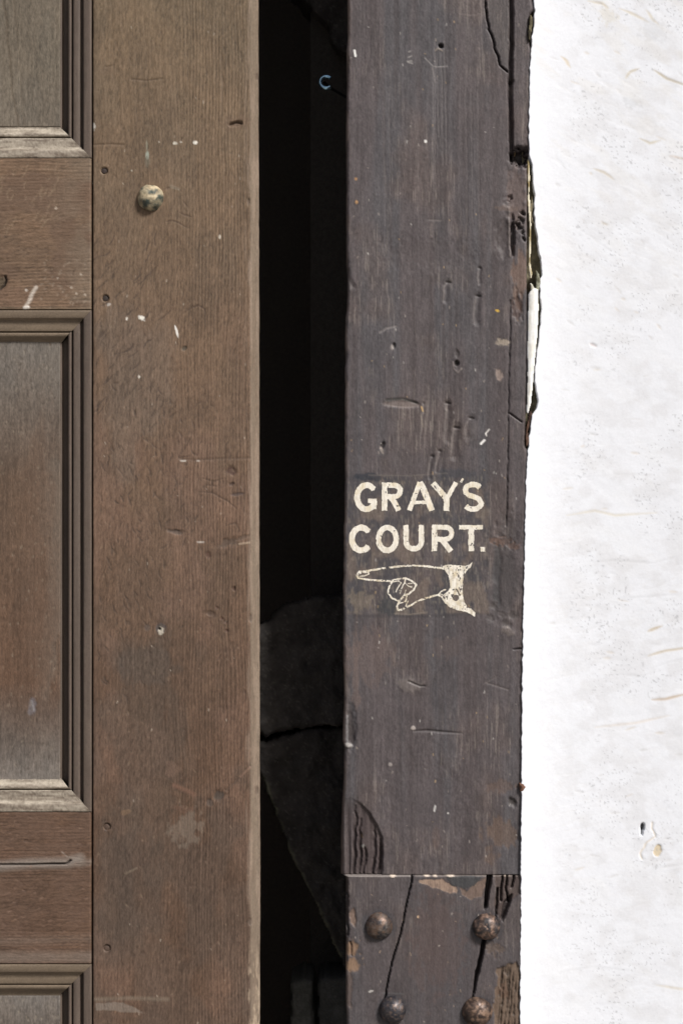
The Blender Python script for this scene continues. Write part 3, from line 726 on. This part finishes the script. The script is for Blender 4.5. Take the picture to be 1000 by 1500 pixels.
def rays(s, n, x0, x1, y0, y1, seed, ang=(100, 150), L=(6, 18), col=(74, 62, 54), amt=.55):
    rs = np.random.RandomState(seed)
    for _ in range(n):
        x, y = rs.uniform(x0, x1), rs.uniform(y0, y1)
        a = math.radians(rs.uniform(*ang)); l = rs.uniform(*L); b = a+rs.uniform(-.6, .6)
        p1 = (x+l*.5*math.cos(a), y+l*.5*math.sin(a)); p2 = (p1[0]+l*.5*math.cos(b), p1[1]+l*.5*math.sin(b))
        s.seg([(x, y), p1, p2], rs.uniform(1.6, 2.8), .4, col, amt*rs.uniform(.5, 1), soft=1.3, taper=True)

# right-hand (meeting) stile
xs = axis(136.2, 378, 136.2, 378, 1.25); ys = axis(DT, DB, -30, 1530, 1.4, 3.5)
s = Surf(xs, ys, YD, (120, 103, 88)); X, Y = s.PX, s.PY
s.PX = X = X + np.clip((X-340)/38, 0, 1)*(interp([(-1000,-1),(0,0),(300,.6),(480,1.2),(700,1.2),(1100,2),(1300,2.5),(1500,2),(2100,2)], Y)-1 + 1.0*(fbm(Y/14, X*0, 55, 3)-.5))
t = np.clip(Y/1500, 0, 1)[..., None]
top, mid, bot = lin((112,96,77)), lin((110,90,74)), lin((95,75,61))
s.C = np.where(t < .42, top+(mid-top)*t/.42, mid+(bot-mid)*np.clip((t-.42)/.3, 0, 1))
k = (sm(.42,.62,fbm(X/70, Y/110, 61, 3))*sm(350, 700, Y)*.5)[..., None]; s.C = s.C*(1-k)+lin((116,93,79))*k
k = (sm(.45,.6,fbm(X/60, Y/90, 62, 3))*sm(850, 1000, Y)*.55)[..., None]; s.C = s.C*(1-k)+lin((90,76,66))*k
s.blob(215, 1090, 60, 150, 0, 0, (88,76,66), .5, rough=.5, nx=30, ny=50); s.blob(190, 1300, 50, 90, 0, 0, (86,74,65), .5, rough=.5, nx=30, ny=50)
s.blob(200, 560, 55, 120, 0, 0, (112,98,86), .5, rough=.5, nx=30, ny=50)
s.blob(215, 975, 45, 28, 0, 0, (84,74,66), .6, rough=.4, nx=20, ny=20)
oak(s, 200, True, .12+.88*sm(225, 300, X)*sm(1, .25, np.abs(fbm(X/80, Y/160, 888, 2)-.5)*2.2))
s.H += -2.0*np.clip(1-(X-136.2)/2.2, 0, 1)**2
edge = 368.0
s.H += -10.5*np.clip((X-edge)/8.5, 0, 1) - 1.0*sm(edge-3, edge, X)
n = fbm(X/5, Y/40, 66, 3)
k = (sm(edge-3, edge+1, X)*(.55+.45*n))[..., None]; s.C = s.C*(1-k)+lin((134,120,105))*k
k = (sm(edge-14, edge, X)*sm(.45, .7, fbm(X/4, Y/50, 67, 3))*.5)[..., None]; s.C = s.C*(1-k)+lin((156,138,122))*k
k = (sm(360, 368, X)*sm(1370, 1440, Y)*.6*sm(.4,.6,fbm(X/4, Y/18, 68, 3)))[..., None]; s.C = s.C*(1-k)+lin((186,168,146))*k
for (a, b) in ((364,295),(367,905),(375,1160),(366,1350),(376,110)): s.blob(a, b, 2.6, 6, 0, 1.5, (98,84,74), .7, rough=.5)
s.blob(345, 181, 9, 4, -10, 2.5, (84,68,56), .8, rough=.3); s.seg([(336,183),(346,179),(354,181)], 2, 3, (48,38,32), .9); s.blob(345,180,22,12,-10,0,(112,92,76),.5,rough=.3)
s.seg([(325,80),(326,130),(325,170)], 3, .6, (104,88,72), .6, soft=2); s.seg([(192,116),(215,118),(237,115)], 2, .8, (94,78,64), .7, wob=2); s.seg([(138,212),(165,211),(182,212)], 2, 1, (90,74,60), .6, wob=1)
s.seg([(155,98),(166,96),(169,88)], 2, .8, (92,76,62), .6); s.blob(158,104,14,5,0,0,(108,90,74),.4)
s.seg([(215,205),(216,222)], 2.5, .5, (150,148,130), .7, taper=True); s.blob(216, 228, 2.6, 6, 0, 0, (170,178,164), .8, rough=.3); s.blob(216,236,4,8,0,0,(112,106,92),.6)
s.blob(286, 209, 3.4, 2.6, 20, -.3, (226,220,208), 1, rough=.5, nx=2, ny=2); s.blob(257, 210, 3, 2, 0, 0, (200,194,180), .9, rough=.6, nx=2, ny=2); s.blob(265,208,2,1.4,0,0,(190,184,172),.8)
s.blob(233,208,1.2,1.2,0,0,(190,180,166),.8); s.blob(138,185,2.4,6,0,0,(210,204,194),.8,rough=.8,nx=2,ny=3); s.blob(193,250,1.4,1.4,0,0,(190,182,166),.8)
s.blob(208, 466, 5, 3.4, 25, -.4, (228,224,214), 1, rough=.5, nx=2, ny=2); s.blob(186,467,1.4,2.4,20,0,(220,214,204),.9); s.seg([(256,476),(259,485),(261,495)], 3.2, -.3, (232,228,220), 1, soft=1, taper=True)
s.blob(322,347,1.6,2.6,0,0,(206,196,180),.9); s.blob(204,552,1.3,2,0,0,(215,208,196),.9); s.blob(160,446,3,2.2,-30,0,(190,184,176),.7); s.blob(270,510,4,3,-30,1.5,(84,78,68),.8,rough=.3)
# ray figure curls around the stud and further down
for pts in ([(238,278),(250,274),(262,277),(266,281)],[(268,294),(273,300),(275,304)],[(263,311),(272,315),(283,318)],[(240,325),(252,323),(262,326),(273,333)],
            [(232,388),(224,396),(219,407)],[(265,461),(278,452),(290,447),(299,452),(302,462)],[(250,455),(240,464),(228,472)],[(150,331),(156,321)],[(158,389),(167,381)],
            [(165,372+190),(175,560)],[(280,668),(262,670),(270,652)],[(268,592+70),(280,640)],[(295,450+250),(312,705),(330,700)],[(290,720),(312,722),(335,735),(346,745)],
            [(330,770),(345,766),(352,778)],[(300,710),(318,712)],[(250,778),(265,777),(275,780)]):
    s.seg(pts, 2.3, .5, (82,66,55), .7, soft=1.5, taper=True, wob=1)
s.seg([(262,277),(250,273)], 4, -.4, (150,138,120), .5)
s.seg([(262,672),(285,674),(320,672),(366,671)], 3, .6, (92,76,66), .5, soft=2.6, wob=4); s.blob(268,675,5,1.4,0,0,(176,168,158),.9); s.blob(290,675,3,1.3,0,0,(170,160,150),.8)
s.blob(338, 690, 7, 6, 0, 1.5, (84,64,56), .8, rough=.6); s.blob(340,709,4,2.4,-20,1.5,(76,62,56),.8); s.blob(347,724,10,2.2,-5,1,(84,72,68),.8)
s.blob(258,779,10,3,10,1.2,(84,74,68),.7,rough=.6); s.blob(294,794,5,1.4,0,0,(180,170,160),.85); s.blob(336,794,15,6,-15,1.4,(92,78,68),.7,rough=.6); s.blob(355,788,10,3,-20,1,(96,82,72),.6); s.seg([(350,797),(365,795)], 3, -.4, (176,158,136), .6)
s.blob(305,812,4,5,0,1,(84,62,52),.8); s.blob(343,862,2.4,3,0,1.6,(70,50,42),.8); s.blob(308,898,6,4,10,1.2,(86,70,60),.7)
for a, b in ((325,906),(330,911),(332,924),(318,890)): s.blob(a,b,2.6,2,30,1,(80,58,48),.75)
s.blob(236, 921, 8, 9, 0, .8, (82,76,74), .8, rough=.3); s.blob(236, 924, 4, 6, 25, 0, (176,168,154), .95, rough=.5, nx=3, ny=3); s.blob(234,921,1.6,1.6,0,4,(40,34,30),.9); s.blob(216,919,4,5,0,.5,(92,82,76),.6)
s.blob(322, 1165, 10, 7, -20, 2, (76,68,62), .8, rough=.5); s.blob(307,1176,5,6,0,1,(84,74,68),.7); s.seg([(330,1158),(345,1146),(356,1134),(366,1122)], 3, 1.4, (88,74,64), .6, soft=2.4, wob=2); s.seg([(352,1138),(366,1124)], 3, -.6, (150,120,102), .5)
s.blob(273, 1212, 20, 28, 20, 0, (126,114,102), .5, rough=.7, nx=8, ny=10); s.blob(252,1128,10,12,0,0,(124,100,86),.4,rough=.7); s.seg([(255,1150),(278,1160),(285,1164)], 6, 0, (130,98,82), .5, soft=4)
s.blob(268,1184,14,6,0,0,(108,82,68),.4,rough=.7); s.seg([(184,1280),(200,1272)], 3, -.4, (128,114,98), .5); s.blob(184,1190,8,4,-20,0,(140,114,90),.4)
s.seg([(140,1464),(190,1462),(246,1464)], 5, 0, (124,112,98), .6, soft=4, wob=2); s.poly([(140,1470),(180,1468),(200,1476),(214,1484),(180,1482),(140,1480)], 0, (132,122,112), .6, wob=2, soft=3)
s.seg([(140,1485),(200,1492),(240,1500)], 6, 0, (92,76,64), .5, soft=5, wob=2)
rays(s, 75, 140, 235, 330, 620, 71, (105, 140), (8, 24), amt=.8); rays(s, 80, 140, 240, 640, 1020, 72, (45, 85), (7, 20), amt=.8); rays(s, 60, 160, 300, 560, 800, 79, (60, 140), (5, 16), amt=.75); rays(s, 50, 140, 360, 0, 260, 73, (60, 150), (3, 9), amt=.4)
rays(s, 90, 140, 360, 1000, 1500, 74, (70, 150), (3, 9), (78,62,54), .4); rays(s, 40, 220, 355, 560, 960, 75, (60, 150), (4, 12))
rays(s, 80, 140, 360, 0, 1500, 76, (60, 120), (3, 8), (150,130,110), .35)
flecks(s, 60, 140, 360, 0, 1500, 77, [(190,178,162),(170,158,142)], (.7, 1.2))
for cx, cy in ((153,250),(155,437),(157,1211),(157,1389)): s.blob(cx, cy, 5, 5, 0, 3.5, None, rough=.05, soft=.15)
s.build('stile', M_OAK, door, depth=46, origin=OD)
# oak pegs set in the holes
for i, (cx, cy, c) in enumerate(((153,250,(66,56,52)),(155,437,(62,54,50)),(157,1211,(92,76,66)),(157,1389,(92,76,66)))):
    dome('peg', cx, cy, YD+.0028, 4.6, 1.2, (c, c, tuple(int(v*.85) for v in c)), door, OD, 80+i, .03, M_OAK)
st = dome('domed_stud', 221, 290, YD+.001, 19.5, 17, ((70,78,72), (204,188,156), (150,134,108)), door, OD, 102, .08, M_PAINT)
st['label'] = 'domed iron stud with flaking cream and green paint'

# far stile, outside the frame
s = Surf(axis(LX, -352, LX, -352, 2.5, 6), axis(DT, DB, -100, 1600, 3, 4), YD, (118,100,84)); oak(s, 230); s.build('stile', M_OAK, door, depth=46, origin=OD)

# rails
def rail(y0_, y1_, base, seed, fn=None):
    s = Surf(axis(-350, 134.0, -350, 134, 1.6, 14), axis(y0_, y1_, max(y0_, -30), min(y1_, 1530), 1.4, 3.5), YD+.0008, base)
    oak(s, seed, False)
    s.H -= 2.0*np.clip(1-(134-s.PX)/2.0, 0, 1)**2
    if fn: fn(s)
    s.build('rail', M_OAKH, door, depth=44, origin=OD)
def f1(s):
    X, Y = s.PX, s.PY
    k = (sm(.4,.6,fbm(X/50, Y/40, 51, 3))*.6)[..., None]; s.C = s.C*(1-k)+lin((104,84,70))*k
    k = (sm(60, 134, X)*.5*sm(.3,.6,fbm(X/30, Y/30, 52, 3)))[..., None]; s.C = s.C*(1-k)+lin((126,112,96))*k
    s.blob(20, 435, 34, 16, 10, 0, (116,92,76), .5, rough=.5); s.blob(-2, 415, 12, 9, -30, 3, (84,74,60), .8, rough=.3); s.seg([(0,424),(6,418),(9,411),(8,405)], 2.6, 4, (34,28,24), .9)
    s.seg([(38,451),(44,438),(53,421)], 5, -.3, (206,196,184), .75, soft=3, wob=2); s.seg([(36,451),(42,450)], 4, -.3, (228,222,214), 1); s.blob(39,425,2.4,2,0,0,(196,186,176),.8)
    rays(s, 60, -10, 90, 235, 330, 31, (110, 130), (6, 22), (146,126,104), .45); rays(s, 60, 0, 130, 300, 445, 32, (110, 170), (4, 10), (84,68,56), .45); rays(s, 40, 60, 130, 380, 450, 34, (120, 170), (3, 8), (150,136,120), .45)
    for a, b in ((83,305),(105,421),(112,430),(125,432),(119,402),(85,407)): s.blob(a, b, 2, 1.6, 30, 0, (180,166,150), .8, rough=.6, nx=2, ny=2)
    k = (sm(448, 452, Y)*.3)[..., None]; s.C = s.C*(1-k)+lin((150,136,116))*k
def f2(s):
    X, Y = s.PX, s.PY
    k = (sm(.4,.6,fbm(X/50, Y/30, 53, 3))*.6)[..., None]; s.C = s.C*(1-k)+lin((101,80,67))*k
    s.seg([(-30,1272),(0,1269),(40,1265),(100,1264),(118,1258)], 13, -1.2, (146,138,130), .65, soft=9, wob=3)
    s.seg([(-30,1267),(0,1266),(50,1266),(98,1265),(104,1260)], 2.2, 5, (50,42,40), .85, soft=1.3, wob=1.5)
    s.seg([(92,1248),(100,1255),(118,1257)], 2, .4, (146,134,124), .6, wob=2); s.seg([(118,1266),(134,1262)], 9, 0, (132,120,110), .5, soft=6)
    s.seg([(-30,1403),(134,1402)], 16, 0, (126,114,104), .55, soft=10, wob=4)
    s.seg([(-30,1380),(134,1375)], 10, 0, (126,114,104), .25, soft=10, wob=6)
    rays(s, 110, -10, 134, 1195, 1400, 36, (150, 190), (4, 12), (80,62,54), .4); rays(s, 60, -10, 134, 1195, 1400, 37, (150, 190), (3, 8), (140,114,98), .4)
MO = 47
rail(232, 453, (114,93,75), 240, f1)
rail(1190, 1411.5, (97,76,62), 250, f2)
rail(DT, -520, (120,104,88), 260)
rail(1905, DB, (104,84,72), 270)

# panels (sunk 20 mm) and their mitred mouldings
PROF = [(0,-9),(0.5,-.3),(1.5,.2),(6,.1),(11.5,-.8),(12.5,-1.8),(13.5,-5),(16,-7),(20,-7.6),(25,-7.8),(29,-8.4),(30.5,-8.8),(31.0,-16),(32.3,-16),(32.8,-8.5),(34.5,-7.8),(37,-8.2),(39.5,-10.5),(42,-14),(44.5,-17),(46.5,-18.3),(50,-18.5)]
PROF_SIDE = [(0,-9),(0.5,-.6),(1.5,-.1),(6,-.4),(11,-1.2),(12.2,-2),(12.7,-12),(16.8,-14),(17.6,-8.4),(20,-7.6),(25,-7.8),(28.0,-8.6),(28.6,-18),(30.4,-18),(31,-9),(32.5,-8),(34.5,-8.6),(35.8,-10.5),(36.4,-26),(45.8,-27),(46.4,-18.3),(50,-18.5)]
def moulding(x0, x1, y0_, y1_, side, base, dust, seed):
    """rectangular surround x0..x1, y0..y1 (outer); side in right, left, top, bottom"""
    pr = np.array(PROF_SIDE if side in ('left', 'right') else PROF); tt = pr[:, 0]; hh = pr[:, 1]
    # refine the profile
    tf = np.concatenate([np.linspace(tt[i], tt[i+1], 3)[:-1] for i in range(len(tt)-1)]+[[tt[-1]]])
    hf = np.interp(tf, tt, hh)
    # smooth slightly
    a_lo, a_hi = (y0_, y1_) if side in ('left', 'right') else (x0, x1)
    n = max(8, int((min(a_hi, 1530)-max(a_lo, -40))/3)) if side in ('left', 'right') else max(8, int((a_hi-a_lo)/2.4))
    al = np.linspace(0, 1, min(n, 400))
    A, T = np.meshgrid(al, tf, indexing='ij')
    Hh = np.tile(hf, (len(al), 1))
    lo = a_lo+T; hi = a_hi-T
    P = lo+(hi-lo)*A
    if side == 'right': X, Y = x1-T, P
    elif side == 'left': X, Y = x0+T, P
    elif side == 'top': X, Y = P, y0_+T
    else: X, Y = P, y1_-T
    Hh = Hh + .6*(fbm(X/12, Y/12, seed, 3)-.5) + (.8 if dust else .3)*(fbm(X/2.6, Y/2.0, seed+1, 2)-.5)
    Q = P if side in ('left','right') else P
    g = fbm(Q/60, T/2.2, seed+2, 3)-.5; g2 = fbm(X/2.2, Y/2.2, seed+3, 2)-.5
    C = np.ones(X.shape+(3,))*lin(base)*(1+.5*g+.25*g2)[..., None]
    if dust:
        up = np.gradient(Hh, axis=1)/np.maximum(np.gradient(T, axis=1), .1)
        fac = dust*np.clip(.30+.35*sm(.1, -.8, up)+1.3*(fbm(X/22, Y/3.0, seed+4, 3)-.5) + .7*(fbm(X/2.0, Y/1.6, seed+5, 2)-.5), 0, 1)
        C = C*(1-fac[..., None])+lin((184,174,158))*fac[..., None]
    sc = (D+YD)/D
    V = np.stack([(X-500)/1000*sc, YD-Hh/1000, (750-Y)/1000*sc+ZC], -1).reshape(-1, 3)-np.array(OD)
    na, ntt = X.shape; idx = np.arange(na*ntt).reshape(na, ntt)
    a, b, c, d = idx[:-1,:-1], idx[:-1,1:], idx[1:,1:], idx[1:,:-1]
    Qd = np.stack([a, b, c, d], -1).reshape(-1, 4)
    if side in ('right', 'top'): Qd = Qd[:, ::-1] if side == 'top' else Qd
    if side in ('left', 'bottom'): Qd = Qd[:, ::-1] if side == 'left' else Qd
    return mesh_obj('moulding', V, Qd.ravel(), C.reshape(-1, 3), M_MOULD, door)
def panel(y0_, y1_, fn, seed, tones):
    x0, x1 = -350, 134.6
    s = Surf(axis(x0+46, x1-46, x0+46, x1-46, 1.7, 14), axis(y0_+46, y1_-46, max(y0_+46, -30), min(y1_-46, 1530), 1.5, 3.5), YD+.0178, (110,98,86))
    t0 = s.PY
    s.C = np.stack([np.interp(t0, tones[0], lin(tones[1])[:, k]) for k in range(3)], -1)
    oak(s, seed, True, .25); fn(s)
    s.build('panel', M_OAK, door, depth=7, origin=OD)
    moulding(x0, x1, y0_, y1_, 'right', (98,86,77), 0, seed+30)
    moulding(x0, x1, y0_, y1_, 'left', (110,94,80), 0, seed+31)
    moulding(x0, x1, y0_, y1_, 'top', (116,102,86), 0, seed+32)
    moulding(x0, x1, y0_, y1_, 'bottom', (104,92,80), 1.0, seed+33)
def p1(s):
    s.seg([(2,-30),(12,60),(18,130),(28,190)], 3, .5, (88,76,62), .5, soft=2.5, wob=3); s.seg([(16,-30),(26,60),(36,190)], 2, .4, (90,78,64), .35, soft=2.5, wob=3)
def p2(s):
    X, Y = s.PX, s.PY
    k = (sm(40, 91, X)*.35*sm(.3,.6,fbm(X/20, Y/70, 44, 3)))[..., None]; s.C = s.C*(1-k)+lin((128,120,110))*k
    s.blob(60, 830, 26, 200, 0, 0, (104,84,70), .35, rough=.6, nx=16, ny=60); s.blob(48, 1035, 7, 14, 8, .6, (104,98,100), .8, rough=.5); s.seg([(47,1027),(50,1040)], 3, 0, (150,146,148), .6)
    rays(s, 160, 0, 88, 510, 1130, 45, (95, 125), (4, 9), (70,58,48), .35); rays(s, 110, 0, 88, 500, 1130, 46, (95, 125), (3, 7), (160,148,130), .3)
def p3(s):
    rays(s, 30, 0, 88, 1460, 1510, 48, (95, 125), (3, 7), (160,148,130), .3)
panel(-515, 231.5, p1, 300, ([-500, 100, 190], [(108,99,86), (110,101,88), (116,107,95)]))
panel(454, 1189.5, p2, 330, ([490, 560, 700, 1000, 1090, 1140], [(116,109,101), (108,100,92), (98,80,66), (97,75,60), (104,94,86), (122,115,108)]))
panel(1412.5, 1904, p3, 360, ([1450, 1500, 1900], [(120,114,108), (104,96,89), (96,83,73)]))
# plain backing board closes the joints between the framing members
bx0, bz0 = to_world(LX+4, DB-4, YD); bx1, bz1 = to_world(360, DT+4, YD)
box('backing_board', (bx0-OD[0], (.088-OD[1]), bz0-OD[2]), (bx1-OD[0], (.096-OD[1]), bz1-OD[2]), (60,50,44), M_OAK, door)

# ------------------------------------------------------------------ stonework in the dark gap
sw = empty('rubble_pier', (-0.05, 0.3, 0), 'dark cracked stone pier in the gap between door and post', 'wall')
OS = (-0.05, 0.3, 0)
def stone(outline, y0, col, seed, thick=120, relief=10, slope=(0, 0), label=None):
    p = np.array(outline, float); lo = p.min(0)-3; hi = p.max(0)+3
    s = Surf(np.arange(lo[0], hi[0], 2.2), np.arange(lo[1], hi[1], 2.2), y0, col)
    X, Y = s.PX, s.PY
    sd = poly_sd(outline, X+8*(fbm(X/14, Y/14, seed, 4)-.5), Y+9*(fbm(X/16, Y/16, seed+1, 4)-.5))
    s.H = relief*(fbm(X/35, Y/45, seed+2, 4)-.5)*2 - 7*np.clip(1+sd/6, 0, 1)**2 + slope[0]*(X-lo[0]) + slope[1]*(Y-lo[1])
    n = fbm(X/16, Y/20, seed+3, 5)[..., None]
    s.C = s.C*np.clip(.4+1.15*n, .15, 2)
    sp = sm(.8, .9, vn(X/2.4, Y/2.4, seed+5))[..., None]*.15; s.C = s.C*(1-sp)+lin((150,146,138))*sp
    if label and 'slanting' in label:
        s.seg([(384,1140),(398,1180),(410,1215),(432,1266),(452,1310),(476,1362),(496,1410)], 5, -2, (104,104,88), .7, soft=4, wob=6)
    cc = (sd[:-1,:-1]+sd[1:,1:])/2
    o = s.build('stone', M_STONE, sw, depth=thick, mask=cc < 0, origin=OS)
    if label: o['label'] = label
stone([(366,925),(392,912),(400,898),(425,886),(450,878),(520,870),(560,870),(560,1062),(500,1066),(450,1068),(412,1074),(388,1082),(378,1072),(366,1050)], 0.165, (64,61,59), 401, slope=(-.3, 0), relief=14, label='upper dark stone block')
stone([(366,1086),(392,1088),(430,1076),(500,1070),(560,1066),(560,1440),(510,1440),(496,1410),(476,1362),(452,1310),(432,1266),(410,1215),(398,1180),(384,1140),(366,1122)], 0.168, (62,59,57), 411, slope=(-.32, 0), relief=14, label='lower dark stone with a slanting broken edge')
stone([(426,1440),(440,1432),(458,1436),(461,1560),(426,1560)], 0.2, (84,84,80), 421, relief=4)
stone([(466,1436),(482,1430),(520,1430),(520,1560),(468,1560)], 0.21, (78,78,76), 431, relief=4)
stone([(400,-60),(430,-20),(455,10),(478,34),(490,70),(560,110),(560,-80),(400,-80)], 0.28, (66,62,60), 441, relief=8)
box('pier_core', (0.0, 0.02, 0.03), (0.30, 0.5, 3.15), (70,66,62), M_STONE, sw)

# small bright ring fixed to the dark jamb behind the post
ring = empty('ring_bolt', (-0.025, 0.2, 2.09), 'small metal ring, sky glint put into its blue tint, high in the dark gap', 'ring')
def tube(name, pts, r, col, mat, parent, nseg=10, closed=False):
    V = []; n = len(pts)
    P = [Vector(p) for p in pts]
    for i, p in enumerate(P):
        t = (P[min(i+1, n-1)]-P[max(i-1, 0)]).normalized()
        a = t.orthogonal().normalized() if i == 0 else (a - t*a.dot(t)).normalized()
        b = t.cross(a)
        for k in range(nseg):
            q = 2*math.pi*k/nseg
            V.append(p+a*r*math.cos(q)+b*r*math.sin(q))
    F = []
    for i in range(n-1):
        for k in range(nseg):
            k2 = (k+1) % nseg
            F += [i*nseg+k, i*nseg+k2, (i+1)*nseg+k2, (i+1)*nseg+k]
    return mesh_obj(name, np.array([tuple(v) for v in V]), F, np.ones((len(V), 3))*lin(col), mat, parent)
cx, cz = to_world(478, 121, 0.19)
R = .0098
pts = [(cx-ring.location.x+R*math.cos(math.radians(a)), -.012+.004*math.sin(math.radians(a)), cz-ring.location.z+R*math.sin(math.radians(a))) for a in range(50, 320, 15)]
tube('ring_loop', pts, .0032, (180,222,245), M_GALV, ring)  # pale blue colour stands in for the sky reflected on the ring
tube('shank', [(cx-ring.location.x-.003, -.010, cz-ring.location.z), (cx-ring.location.x+.004, .02, cz-ring.location.z-.001), (cx-ring.location.x+.03, .10, cz-ring.location.z)], .0022, (120,130,136), M_GALV, ring)
